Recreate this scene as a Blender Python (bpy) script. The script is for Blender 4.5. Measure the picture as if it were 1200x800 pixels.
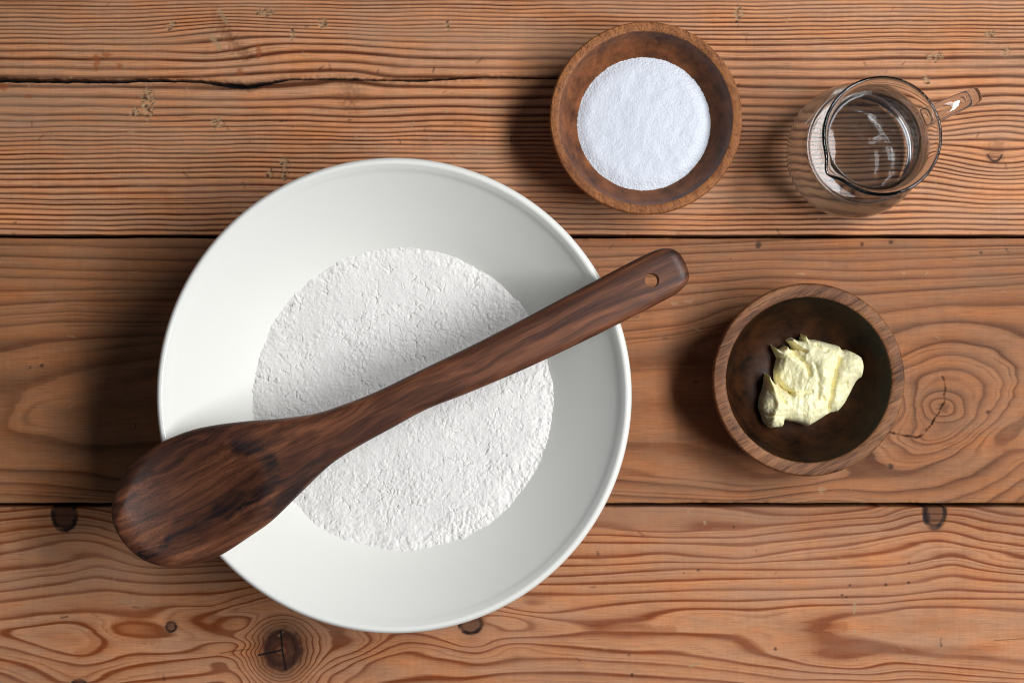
import bpy, bmesh, math
import numpy as np

# ------------------------------------------------------------------ camera, light, exposure
scene = bpy.context.scene
for o in list(bpy.data.objects):
    bpy.data.objects.remove(o, do_unlink=True)

D = 0.85                     # camera height above the table (m)
S = 0.65 / 1200.0            # metres on the table per photograph unit

cam_data = bpy.data.cameras.new('camera')
cam_data.sensor_width = 36.0
cam_data.sensor_fit = 'HORIZONTAL'
cam_data.lens = 36.0 * D / 0.65
cam_data.clip_start = 0.01
cam_data.clip_end = 20.0
cam = bpy.data.objects.new('camera', cam_data)
cam.location = (0, 0, D)
scene.collection.objects.link(cam)
scene.camera = cam

world = bpy.data.worlds.new('World')
scene.world = world
world.use_nodes = True
bg = world.node_tree.nodes['Background']
bg.inputs['Color'].default_value = (0.70, 0.84, 1.0, 1)
bg.inputs['Strength'].default_value = 0.072

def area(name, loc, target, sx, sy, power, col):
    l = bpy.data.lights.new(name, 'AREA')
    l.shape = 'RECTANGLE'; l.size = sx; l.size_y = sy
    l.energy = power; l.color = col
    o = bpy.data.objects.new(name, l)
    scene.collection.objects.link(o)
    o.location = loc
    from mathutils import Vector
    d = Vector(target) - Vector(loc)
    o.rotation_euler = d.to_track_quat('-Z', 'Y').to_euler()
    return o
area('window_light', (0.87, 0.10, 1.34), (0.0, 0.0, 0.03), 1.1, 0.32, 29.0, (0.985, 0.99, 1.0))

vs = scene.view_settings
vs.view_transform = 'Standard'; vs.look = 'None'; vs.exposure = 0.0; vs.gamma = 1.0
vs.use_curve_mapping = False
scene.cycles.max_bounces = 16
scene.cycles.transmission_bounces = 14
scene.cycles.glossy_bounces = 8
scene.cycles.diffuse_bounces = 6
scene.cycles.blur_glossy = 0.6
scene.cycles.use_denoising = True
scene.cycles.filter_width = 1.0

# ------------------------------------------------------------------ helpers
def W(px, py, z=0.0):
    k = S * (D - z) / D
    return ((px - 600) * k, (400 - py) * k)

def _hash(ix, iy, seed):
    h = (ix.astype(np.int64) * 374761393 + iy.astype(np.int64) * 668265263 + seed * 1442695041) & 0xFFFFFFFF
    h = ((h ^ (h >> 13)) * 1274126177) & 0xFFFFFFFF
    h = h ^ (h >> 16)
    return (h & 0xFFFFFF) / float(0xFFFFFF)

def vnoise(x, y, seed=0):
    x, y = np.broadcast_arrays(np.asarray(x, float), np.asarray(y, float))
    ix = np.floor(x); iy = np.floor(y)
    fx = x - ix; fy = y - iy
    ux = fx * fx * fx * (fx * (fx * 6 - 15) + 10); uy = fy * fy * fy * (fy * (fy * 6 - 15) + 10)
    def g(a, b):
        ang = _hash(ix + a, iy + b, seed) * 2 * np.pi
        return np.cos(ang) * (fx - a) + np.sin(ang) * (fy - b)
    n0 = g(0, 0) * (1 - ux) + g(1, 0) * ux
    n1 = g(0, 1) * (1 - ux) + g(1, 1) * ux
    return (n0 * (1 - uy) + n1 * uy) * 1.5

def fbm(x, y, seed=0, oct=4, gain=0.5):
    a = 1.0; t = 0.0
    for i in range(oct):
        t = t + a * vnoise(x * 2 ** i + 17.3 * i, y * 2 ** i - 9.1 * i, seed + i)
        a *= gain
    return t

def voronoi(x, y, seed=0, jitter=0.9):
    ix = np.floor(x); iy = np.floor(y)
    f1 = np.full(x.shape, 9.0); f2 = np.full(x.shape, 9.0); cid = np.zeros(x.shape)
    for a in (-1, 0, 1):
        for b in (-1, 0, 1):
            cx = ix + a; cy = iy + b
            px = cx + 0.5 + jitter * (_hash(cx, cy, seed) - 0.5)
            py = cy + 0.5 + jitter * (_hash(cx, cy, seed + 77) - 0.5)
            d = np.hypot(x - px, y - py)
            near = d < f1
            f2 = np.where(near, f1, np.minimum(f2, d))
            cid = np.where(near, _hash(cx, cy, seed + 5), cid)
            f1 = np.where(near, d, f1)
    return f1, f2, cid

def sstep(a, b, x):
    t = np.clip((x - a) / (b - a), 0, 1)
    return t * t * (3 - 2 * t)

def seg_dist(x, y, pts):
    d = np.full(np.shape(x), 1e9)
    for (x0, y0), (x1, y1) in zip(pts[:-1], pts[1:]):
        dx, dy = x1 - x0, y1 - y0
        t = np.clip(((x - x0) * dx + (y - y0) * dy) / (dx * dx + dy * dy + 1e-12), 0, 1)
        d = np.minimum(d, np.hypot(x - x0 - t * dx, y - y0 - t * dy))
    return d

def resample(pts, step):
    out = []
    for (x0, y0), (x1, y1) in zip(pts[:-1], pts[1:]):
        n = max(1, int(round(math.hypot(x1 - x0, y1 - y0) / step)))
        for i in range(n):
            out.append((x0 + (x1 - x0) * i / n, y0 + (y1 - y0) * i / n))
    out.append(pts[-1])
    return out

def link(name, mesh, mat, parent=None, smooth=True):
    o = bpy.data.objects.new(name, mesh)
    scene.collection.objects.link(o)
    if mat: mesh.materials.append(mat)
    if smooth:
        mesh.polygons.foreach_set('use_smooth', np.ones(len(mesh.polygons), dtype=bool))
    if parent: o.parent = parent
    return o

def empty(name, loc=(0, 0, 0)):
    o = bpy.data.objects.new(name, None)
    scene.collection.objects.link(o)
    o.location = loc
    o.empty_display_size = 0.02
    return o

def tag(o, label, cat, group=None):
    o['label'] = label; o['category'] = cat
    if group: o['group'] = group
    return o

def fast_mesh(name, verts, quads, attrs=None):
    verts = np.asarray(verts, np.float32); quads = np.asarray(quads, np.int32)
    m = bpy.data.meshes.new(name)
    m.vertices.add(len(verts)); m.vertices.foreach_set('co', verts.ravel())
    m.loops.add(quads.size); m.loops.foreach_set('vertex_index', quads.ravel())
    m.polygons.add(len(quads))
    m.polygons.foreach_set('loop_start', np.arange(0, quads.size, 4, dtype=np.int32))
    for k, v in (attrs or {}).items():
        a = m.attributes.new(k, 'FLOAT', 'POINT')
        a.data.foreach_set('value', np.asarray(v, np.float32).ravel())
    m.update(calc_edges=True); m.validate()
    return m

def grid_quads(nr, nc):
    i = np.arange(nr * nc).reshape(nr, nc)
    return np.stack([i[:-1, :-1], i[:-1, 1:], i[1:, 1:], i[1:, :-1]], -1).reshape(-1, 4)

def lathe(name, prof, seg=128, deform=None):
    """closed surface of revolution; prof = [(r, z)], both ends on the axis"""
    verts = []; faces = []
    ring = []
    for r, z in prof:
        if r < 1e-6:
            ring.append([len(verts)]); verts.append((0, 0, z))
        else:
            idx = []
            for k in range(seg):
                a = 2 * math.pi * k / seg
                p = (r * math.cos(a), r * math.sin(a), z)
                if deform: p = deform(p, r, z, a)
                idx.append(len(verts)); verts.append(p)
            ring.append(idx)
    for A, B in zip(ring[:-1], ring[1:]):
        for k in range(seg):
            k2 = (k + 1) % seg
            if len(A) == 1: faces.append((A[0], B[k2], B[k]))
            elif len(B) == 1: faces.append((A[k], A[k2], B[0]))
            else: faces.append((A[k], A[k2], B[k2], B[k]))
    m = bpy.data.meshes.new(name)
    m.from_pydata(verts, [], faces)
    bm = bmesh.new(); bm.from_mesh(m)
    bmesh.ops.recalc_face_normals(bm, faces=bm.faces)
    bm.to_mesh(m); bm.free()
    return m

def catmull(pts, n=8):
    pts = [np.array(p, float) for p in pts]
    out = []
    for i in range(len(pts) - 1):
        p0 = pts[max(i - 1, 0)]; p1 = pts[i]; p2 = pts[i + 1]; p3 = pts[min(i + 2, len(pts) - 1)]
        for k in range(n):
            t = k / n
            out.append(0.5 * (2 * p1 + (p2 - p0) * t + (2 * p0 - 5 * p1 + 4 * p2 - p3) * t * t + (3 * p1 - p0 - 3 * p2 + p3) * t ** 3))
    out.append(pts[-1])
    return [tuple(p) for p in out]

# ------------------------------------------------------------------ material helpers
class NT:
    def __init__(self, name):
        self.m = bpy.data.materials.new(name); self.m.use_nodes = True
        self.t = self.m.node_tree; self.N = self.t.nodes; self.L = self.t.links
        self.bsdf = self.N['Principled BSDF']
    def put(self, sock, v):
        if isinstance(v, bpy.types.NodeSocket): self.L.new(v, sock)
        elif v is not None: sock.default_value = v
    def node(self, kind, **kw):
        n = self.N.new(kind)
        for k, v in kw.items(): setattr(n, k, v)
        return n
    def attr(self, name):
        return self.node('ShaderNodeAttribute', attribute_name=name).outputs['Fac']
    def math(self, op, a, b=None, c=None, clamp=False):
        n = self.node('ShaderNodeMath', operation=op, use_clamp=clamp)
        self.put(n.inputs[0], a)
        if b is not None: self.put(n.inputs[1], b)
        if c is not None: self.put(n.inputs[2], c)
        return n.outputs[0]
    def ramp(self, fac, stops, interp='LINEAR'):
        n = self.node('ShaderNodeValToRGB'); cr = n.color_ramp; cr.interpolation = interp
        while len(cr.elements) < len(stops): cr.elements.new(0.5)
        for e, (p, c) in zip(cr.elements, stops):
            e.position = p
            e.color = (c, c, c, 1) if isinstance(c, (int, float)) else (*c, 1)
        self.put(n.inputs[0], fac)
        return n.outputs[0]
    def mix(self, fac, a, b, blend='MIX'):
        n = self.node('ShaderNodeMix', data_type='RGBA', blend_type=blend)
        self.put(n.inputs[0], fac)
        for i, v in ((6, a), (7, b)):
            self.put(n.inputs[i], (*v, 1) if isinstance(v, tuple) else v)
        return n.outputs[2]
    def coord(self, kind='Object'):
        return self.node('ShaderNodeTexCoord').outputs[kind]
    def mapping(self, vec, scale=(1, 1, 1), loc=(0, 0, 0), rot=(0, 0, 0)):
        n = self.node('ShaderNodeMapping')
        self.put(n.inputs['Vector'], vec)
        n.inputs['Scale'].default_value = scale; n.inputs['Location'].default_value = loc; n.inputs['Rotation'].default_value = rot
        return n.outputs[0]
    def noise(self, vec, scale=1.0, detail=3.0, rough=0.5, dist=0.0):
        n = self.node('ShaderNodeTexNoise')
        self.put(n.inputs['Vector'], vec)
        n.inputs['Scale'].default_value = scale; n.inputs['Detail'].default_value = detail
        n.inputs['Roughness'].default_value = rough; n.inputs['Distortion'].default_value = dist
        return n.outputs['Fac']
    def bump(self, h, dist, strength=1.0, normal=None):
        n = self.node('ShaderNodeBump')
        n.inputs['Strength'].default_value = strength; n.inputs['Distance'].default_value = dist
        self.put(n.inputs['Height'], h)
        if normal is not None: self.put(n.inputs['Normal'], normal)
        return n.outputs[0]
    def set(self, **kw):
        for k, v in kw.items():
            k = k.replace('_', ' ')
            self.put(self.bsdf.inputs[k], (*v, 1) if isinstance(v, tuple) and len(v) == 3 and 'Color' in k or (isinstance(v, tuple) and k == 'Base Color' and len(v) == 3) else v)
        return self

def plank_material(name, early, late, grey, prof, fibre, bump_mm, jitter, stain, seed, harm=0.5):
    M = NT(name)
    co = M.coord('Object')
    ph = M.attr('phase')
    wob = M.noise(M.mapping(co, (16, 150, 1), (seed, 0, 0)), 1.0, 3.0, 0.6)
    ph2 = M.math('ADD', ph, M.math('MULTIPLY', M.math('SUBTRACT', wob, 0.5), jitter))
    fr = M.math('FRACT', ph2)
    ring = M.ramp(fr, prof)
    var = M.node('ShaderNodeTexNoise', noise_dimensions='1D')
    M.put(var.inputs['W'], M.math('MULTIPLY', ph2, 0.83)); var.inputs['Scale'].default_value = 1.0; var.inputs['Detail'].default_value = 2.0
    amp = M.math('MULTIPLY_ADD', var.outputs['Fac'], 1.25, 0.42)
    fade = M.math('MULTIPLY_ADD', M.noise(M.mapping(co, (7, 22, 1), (0, seed, 0)), 1.0, 2.0), 0.9, 0.55)
    sub = M.ramp(M.math('FRACT', M.math('MULTIPLY_ADD', ph2, 2.0, 0.27)), [(0.0, 0.3), (0.12, 0.0), (0.6, 0.1), (0.88, 1.0), (1.0, 0.3)])
    subm = M.ramp(M.noise(M.mapping(co, (5, 40, 1), (seed * 4, 2, 0)), 1.0, 2.0), [(0.42, 0.0), (0.66, harm)])
    ring = M.math('MAXIMUM', ring, M.math('MULTIPLY', sub, subm))
    late_f = M.math('MULTIPLY', M.math('MULTIPLY', ring, amp), fade, clamp=True)
    fib = M.noise(M.mapping(co, (45, 1500, 1), (seed * 3, 0, 0)), 1.0, 3.0, 0.6)
    fib2 = M.noise(M.mapping(co, (90, 2400, 1), (seed * 5, 0, 0)), 1.0, 2.0, 0.5)
    big = M.noise(M.mapping(co, (5, 13, 1), (0, seed * 2, 0)), 1.0, 4.0, 0.6)
    col = M.mix(late_f, early, late)
    fb = M.math('ADD', M.math('MULTIPLY', M.math('SUBTRACT', fib, 0.5), fibre * 1.6), M.math('MULTIPLY', M.math('SUBTRACT', fib2, 0.5), fibre))
    speck = M.noise(M.mapping(co, (1300, 2100, 1), (seed, 5, 0)), 1.0, 2.0, 0.7)
    fb = M.math('ADD', fb, M.math('MULTIPLY', M.math('SUBTRACT', speck, 0.5), 0.42))
    scuff = M.noise(M.mapping(co, (420, 26, 1), (seed * 2, 9, 0)), 1.0, 3.0, 0.6)
    fb = M.math('ADD', fb, M.math('MULTIPLY', M.math('SUBTRACT', scuff, 0.5), 0.26))
    blot = M.noise(M.mapping(co, (95, 170, 1), (seed * 6, 4, 0)), 1.0, 4.0, 0.65)
    fb = M.math('ADD', fb, M.math('MULTIPLY', M.math('SUBTRACT', blot, 0.5), 0.34))
    gain = M.math('ADD', 1.0, M.math('ADD', fb, M.math('MULTIPLY', M.math('SUBTRACT', big, 0.5), stain)))
    cg = M.node('ShaderNodeCombineColor')
    for i in range(3): M.put(cg.inputs[i], gain)
    col = M.mix(1.0, col, cg.outputs[0], 'MULTIPLY')
    hue = M.noise(M.mapping(co, (22, 70, 1), (seed * 11, 1, 0)), 1.0, 3.0, 0.6)
    col = M.mix(M.ramp(hue, [(0.42, 0.0), (0.70, 0.8)]), col, M.mix(1.0, col, (1.15, 0.92, 0.66), 'MULTIPLY'))
    col = M.mix(M.ramp(hue, [(0.30, 0.5), (0.50, 0.0)]), col, M.mix(1.0, col, (0.90, 1.0, 1.10), 'MULTIPLY'))
    streak = M.ramp(M.noise(M.mapping(co, (60, 2200, 1), (seed * 13, 0, 0)), 1.0, 3.0, 0.55), [(0.58, 0.0), (0.70, 0.55)])
    col = M.mix(streak, col, M.mix(1.0, col, (0.50, 0.40, 0.34), 'MULTIPLY'))
    gmask = M.ramp(M.noise(M.mapping(co, (6, 24, 1), (seed * 7, 3, 0)), 1.0, 5.0, 0.65), [(0.45, 0.0), (0.72, 0.55)])
    col = M.mix(gmask, col, grey)
    col = M.mix(M.attr('tone'), col, (0.085, 0.032, 0.014))
    col = M.mix(M.attr('red'), col, (0.30, 0.075, 0.016))
    # knots: own radial colour
    kn = M.attr('knot')
    kcol = M.mix(M.noise(M.mapping(co, (260, 260, 1)), 1.0, 4.0, 0.7), (0.008, 0.0045, 0.0055), (0.075, 0.024, 0.015))
    col = M.mix(kn, col, kcol)
    pit = M.ramp(M.noise(M.mapping(co, (330, 420, 1), (seed, seed, 0)), 1.0, 2.0, 0.5), [(0.745, 0.0), (0.79, 1.0)])
    col = M.mix(M.math('MULTIPLY', pit, 0.65), col, (0.05, 0.024, 0.012))
    chip = M.attr('chip')
    col = M.mix(chip, col, M.mix(fib, (0.20, 0.105, 0.045), (0.62, 0.42, 0.24)))
    col = M.mix(M.attr('crack'), col, (0.006, 0.005, 0.006))
    h = M.math('ADD', M.math('MULTIPLY', late_f, 1.0), M.math('MULTIPLY', fib, 0.5))
    h = M.math('ADD', h, M.math('MULTIPLY', fib2, 0.25))
    nrm = M.bump(h, bump_mm * 0.001, 0.9)
    rough = M.math('MULTIPLY_ADD', fib, 0.25, 0.5)
    M.set(Base_Color=col, Roughness=rough, Normal=nrm)
    M.bsdf.inputs['Specular IOR Level'].default_value = 0.16
    return M.m

# ------------------------------------------------------------------ grain figure of the boards
def gp_phase(xp, yp, curves, mean, lx=85.0, ly=24.0, noise=0.09):
    P = []; V = []
    for v, pts in curves:
        for p in resample(pts, 13.0):
            P.append(p); V.append(v)
    P = np.array(P); V = np.array(V, float)
    my = np.array([m[0] for m in mean], float); mv = np.array([m[1] for m in mean], float)
    def mfun(y): return np.interp(y, my, mv)
    def kern(ax, ay, bx, by):
        r = np.sqrt(((ax - bx) / lx) ** 2 + ((ay - by) / ly) ** 2 + 1e-12) * 2.236
        return 2.5 * (1 + r + r * r / 3) * np.exp(-r)
    K = kern(P[:, None, 0], P[:, None, 1], P[None, :, 0], P[None, :, 1]) + noise ** 2 * np.eye(len(P))
    wts = np.linalg.solve(K, V - mfun(P[:, 1]))
    out = mfun(yp).astype(float)
    xf = xp.ravel(); yf = yp.ravel(); res = np.zeros(xf.shape)
    act = np.nonzero((xf > -150) & (xf < 1350))[0]
    for c in range(0, len(act), 20000):
        i = act[c:c + 20000]
        res[i] = kern(xf[i, None], yf[i, None], P[None, :, 0], P[None, :, 1]) @ wts
    return out + res.reshape(xp.shape)

BOTTOM_MEAN = [(560, -5), (594, -1), (621, 0), (628, 1), (636, 2), (654, 3), (662, 4), (673, 5), (684, 6), (697, 7), (712, 8),
               (728, 9), (738, 9.3), (748, 9), (765, 8), (776, 7), (790, 6), (805, 5), (830, 3), (930, -6)]
def circ(cx, cy, rx, ry=None, rot=0):
    ry = ry or rx
    return [(cx + rx * math.cos(a) * math.cos(rot) - ry * math.sin(a) * math.sin(rot),
             cy + rx * math.cos(a) * math.sin(rot) + ry * math.sin(a) * math.cos(rot)) for a in np.linspace(0, 2 * math.pi, 13)]
BOTTOM = [
 (10, [(1250, 719), (1200, 717), (1130, 712), (1065, 713), (1030, 719), (990, 722), (972, 732), (968, 738), (985, 744), (1020, 750), (1070, 758), (1140, 762), (1165, 769), (1200, 772), (1250, 774)]),
 (9, [(1250, 706), (1200, 703), (1100, 701), (1060, 704), (1035, 708), (960, 710), (930, 712), (890, 716), (850, 714), (800, 715), (770, 721), (755, 728), (700, 736), (720, 740), (800, 741), (850, 742), (870, 746), (885, 756), (900, 766), (930, 774), (960, 779), (1000, 782), (1050, 775), (1110, 780), (1200, 788)]),
 (8, [(593, 712), (610, 716), (637, 719), (670, 717), (706, 711), (747, 706), (800, 705), (870, 705), (940, 701), (1040, 699), (1080, 694), (1110, 691), (1200, 695)]),
 (7, [(615, 697), (700, 697), (800, 692), (940, 691), (1000, 688), (1080, 683), (1110, 675), (1150, 680), (1200, 683)]),
 (6, [(640, 686), (700, 684), (800, 681), (940, 677), (1040, 675), (1090, 667), (1110, 662), (1150, 668), (1200, 674)]),
 (5, [(660, 675), (700, 673), (800, 668), (940, 669), (1040, 665), (1080, 659), (1105, 653), (1130, 655), (1170, 664), (1200, 667)]),
 (4, [(690, 663), (780, 659), (860, 660), (940, 657), (1000, 653), (1050, 646), (1085, 636), (1100, 634), (1120, 637), (1160, 645), (1200, 655)]),
 (3, [(700, 654), (740, 652), (775, 648), (810, 652), (870, 655), (940, 644), (1000, 639), (1060, 627), (1080, 623), (1112, 623), (1150, 634), (1200, 641)]),
 (2, [(700, 636), (800, 637), (870, 640), (940, 633), (1000, 627), (1060, 618), (1077, 611), (1115, 611), (1150, 621), (1200, 628)]),
 (1, [(700, 628), (770, 630), (860, 631), (940, 622), (1040, 613), (1072, 603), (1122, 603), (1160, 612), (1200, 617)]),
 (0, [(720, 621), (775, 624), (860, 620), (940, 613), (1040, 605)]),
 (8, [(475, 751), (500, 753), (530, 758), (555, 765), (571, 760), (593, 753), (615, 752), (665, 756), (734, 762), (793, 761), (818, 767), (865, 775), (906, 781), (960, 787), (1022, 789), (1064, 784), (1146, 791), (1200, 794)]),
 (7, [(500, 767), (527, 772), (563, 778), (582, 774), (610, 770), (665, 770), (720, 774), (800, 779), (865, 786), (914, 793)]),
 (6, [(455, 797), (500, 790), (541, 793), (582, 789), (637, 786), (692, 787), (800, 793)]),
 (8, [(475, 751), (455, 757), (430, 768), (408, 779), (385, 796)]),
 (9, [(457, 744), (448, 752), (425, 764), (400, 775), (375, 790)]),
 (10, [(425, 738), (431, 747), (422, 758), (400, 769), (378, 781), (362, 797)]),
 (11, [(385, 733), (400, 739), (405, 749), (395, 759), (380, 766), (366, 778), (350, 795)]),
 (9.4, [(525, 735), (535, 750), (551, 757), (566, 750), (575, 738)]),
 (10, [(577, 730), (590, 722), (605, 724), (620, 731), (605, 736), (590, 738), (577, 730)]),
 (11, [(9, 742), (25, 737), (50, 733), (85, 730), (105, 737), (116, 747), (108, 763), (90, 767), (60, 759), (30, 750), (9, 742)]),
 (11.6, [(40, 743), (70, 745), (85, 748)]),
 (10, [(-60, 738), (0, 727), (50, 720), (100, 717), (130, 720), (150, 727), (168, 728), (185, 722), (200, 713), (215, 711), (250, 711), (275, 706), (300, 700)]),
 (10, [(-60, 748), (0, 756), (30, 762), (60, 771), (90, 778), (120, 776), (135, 769), (150, 765), (200, 764), (225, 759), (245, 752), (265, 752), (280, 757)]),
 (9.75, [(140, 738), (160, 742), (180, 740)]),
 (10.6, [(225, 735), (240, 740)]),
 (11, [(312, 699), (287, 702), (262, 712), (250, 722), (244, 728), (262, 740), (280, 749), (290, 756)]),
 (9, [(-60, 715), (0, 707), (50, 700), (100, 694), (130, 692), (170, 697), (220, 697), (260, 695), (300, 688)]),
 (8, [(0, 693), (50, 687), (85, 683), (100, 678), (115, 677), (150, 682), (200, 684), (260, 682)]),
 (7, [(0, 683), (40, 677), (80, 673), (100, 668), (112, 664), (130, 667), (180, 674), (220, 673), (262, 671)]),
 (6, [(0, 670), (60, 663), (100, 653), (130, 655), (160, 664)]),
 (5, [(0, 650), (50, 641), (85, 634), (120, 637), (150, 648)]),
 (4, [(0, 638), (60, 627), (100, 624), (135, 634)]),
 (3, [(0, 624), (50, 618), (98, 615), (130, 623)]),
 (2, [(0, 611), (52, 606), (100, 606), (130, 613)]),
 (9, [(0, 770), (25, 775), (50, 785), (70, 797)]),
 (9, [(110, 797), (126, 787), (147, 780), (184, 775), (236, 770), (262, 768), (278, 774), (287, 786), (296, 797)]),
 (8, [(140, 799), (171, 795), (223, 789), (262, 785), (276, 790), (284, 799)]),
 (12, circ(331, 761, 41, 40)), (13, circ(331, 761, 36, 36)), (14, circ(331, 761, 31, 32)), (15, circ(331, 761, 26, 28)), (16.4, circ(331, 761, 13)),
]
MIDDLE_MEAN = [(230, -3), (277, 0), (290, 1), (303, 2), (315, 3), (325, 4), (340, 5), (353, 6), (367, 7), (381, 8), (398, 9), (430, 10),
               (475, 10.6), (517, 10), (558, 9), (572, 8), (583, 7), (595, 6), (640, 2)]
MIDDLE = [
 (10, [(230, 417), (190, 420), (140, 427), (90, 437), (60, 447), (30, 460), (20, 475), (14, 490), (10, 496), (25, 506), (55, 508), (80, 515), (110, 520), (150, 519), (190, 516), (230, 515)]),
 (9.6, [(-40, 490), (-10, 495)]),
 (10.6, [(60, 480), (130, 470), (220, 468)]),
 (10, [(730, 438), (800, 432), (850, 428)]), (10, [(730, 517), (800, 518), (850, 528), (900, 545)]),
 (10.7, [(740, 475), (820, 475)]),
 (9, [(0, 414), (60, 403), (120, 396), (190, 394), (230, 393)]), (9, [(730, 399), (790, 393), (850, 380)]),
 (8, [(0, 383), (60, 378), (190, 378)]), (8, [(730, 389), (800, 382), (855, 362)]),
 (7, [(0, 371), (80, 366), (190, 369)]), (7, [(740, 368), (800, 361), (865, 348)]),
 (6, [(0, 359), (80, 354), (190, 353)]), (6, [(740, 352), (800, 346), (880, 338), (1000, 347), (1060, 343), (1200, 334)]),
 (5, [(0, 342), (190, 339)]), (5, [(720, 340), (800, 334), (900, 326), (1000, 330), (1100, 327), (1200, 322)]),
 (4, [(0, 326), (190, 330)]), (4, [(720, 327), (800, 322), (900, 316), (1000, 318), (1200, 311)]),
 (3, [(0, 315), (190, 319)]), (3, [(700, 314), (800, 310), (900, 305), (1000, 307), (1200, 299)]),
 (2, [(0, 301), (190, 306)]), (2, [(700, 302), (800, 299), (900, 294), (1200, 289)]),
 (7, [(1033, 368), (1107, 359), (1200, 359)]),
 (8, [(1035, 398), (1052, 390), (1090, 381), (1130, 379), (1170, 385), (1205, 398), (1225, 430), (1222, 470), (1200, 502), (1175, 530), (1140, 555), (1100, 570), (1040, 575), (980, 572)]),
 (9, [(1060, 418), (1090, 405), (1120, 401), (1160, 408), (1185, 428), (1190, 448), (1180, 470), (1165, 492), (1140, 515), (1110, 535), (1080, 547), (1055, 550), (1030, 541), (1022, 531)]),
 (10, [(1072, 428), (1100, 418), (1130, 418), (1160, 430), (1176, 450), (1178, 465), (1160, 490), (1130, 512), (1100, 528), (1075, 533), (1064, 527)]),
 (11, [(1076, 452), (1085, 440), (1105, 434), (1135, 438), (1150, 452), (1152, 470), (1140, 490), (1125, 505), (1105, 517), (1085, 520), (1073, 505), (1072, 475), (1076, 452)]),
 (12, circ(1106, 476, 22, 17)), (13, circ(1106, 477, 13, 11)), (13.8, [(1103, 477), (1109, 475)]),
 (7, [(1200, 540), (1170, 561), (1140, 577), (1100, 588)]), (6, [(1200, 559), (1180, 572), (1155, 588)]), (5, [(1215, 570), (1190, 586)]),
 (9, [(0, 548), (60, 550), (100, 552), (140, 560)]), (8, [(0, 565), (60, 567), (130, 575)]), (7, [(0, 577), (120, 584)]),
 (9, [(735, 562), (800, 567), (870, 575), (940, 568)]), (8, [(740, 580), (860, 585)]),
]
TOP_LINES = [-45, -38, -30, -24, -17, -10, -4, 2, 7, 11, 16, 21, 26, 31, 35, 40, 45, 52, 60, 70, 81, 92, 103, 115, 126, 136, 143, 150, 156, 161, 166, 171, 176, 181, 187, 192, 198,
             203, 210, 219, 227, 233, 239, 245, 252, 258, 264, 270, 277, 284]

def bumpfield(x, y, cx, cy, sx, sy, amp):
    g = np.exp(-((x - cx) / sx) ** 2 - ((y - cy) / sy) ** 2)
    return amp * g * (y - cy) / sy

def top_phase(x, y):
    d = 2.2 * fbm(x / 240, y / 130, 3, 3) + 0.55 * fbm(x / 60, y / 24, 5, 2)
    d += bumpfield(x, y, 268, 52, 70, 26, -15) + bumpfield(x, y, 290, 99, 90, 20, -9)
    d += bumpfield(x, y, 410, 112, 45, 26, -10) + bumpfield(x, y, 1170, 168, 60, 40, -26)
    d += 8 * np.exp(-((x - 360) / 90) ** 2 - ((y - 62) / 30) ** 2) - 6 * np.exp(-((x - 1130) / 120) ** 2 - ((y - 125) / 22) ** 2)
    d += 6 * np.exp(-((x - 1080) / 80) ** 2 - ((y - 215) / 40) ** 2)
    return np.interp(y + d, TOP_LINES, np.arange(len(TOP_LINES)))

CRACK_X = [-700, -100, 0, 70, 140, 170, 235, 260, 290, 310, 340, 400, 450, 490, 520, 570, 620, 700, 760]
CRACK_Y = [98, 94, 94, 95, 95.5, 94, 95.5, 99, 102, 98, 93, 93, 94, 94.5, 93, 90.5, 92, 93, 93]
CRACK_W = [4, 5, 5, 4.4, 4, 3.6, 2.8, 4.5, 4.5, 3.5, 2.0, 2.2, 2.0, 2.8, 2.2, 1.6, 1.4, 0.8, 0]

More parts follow.
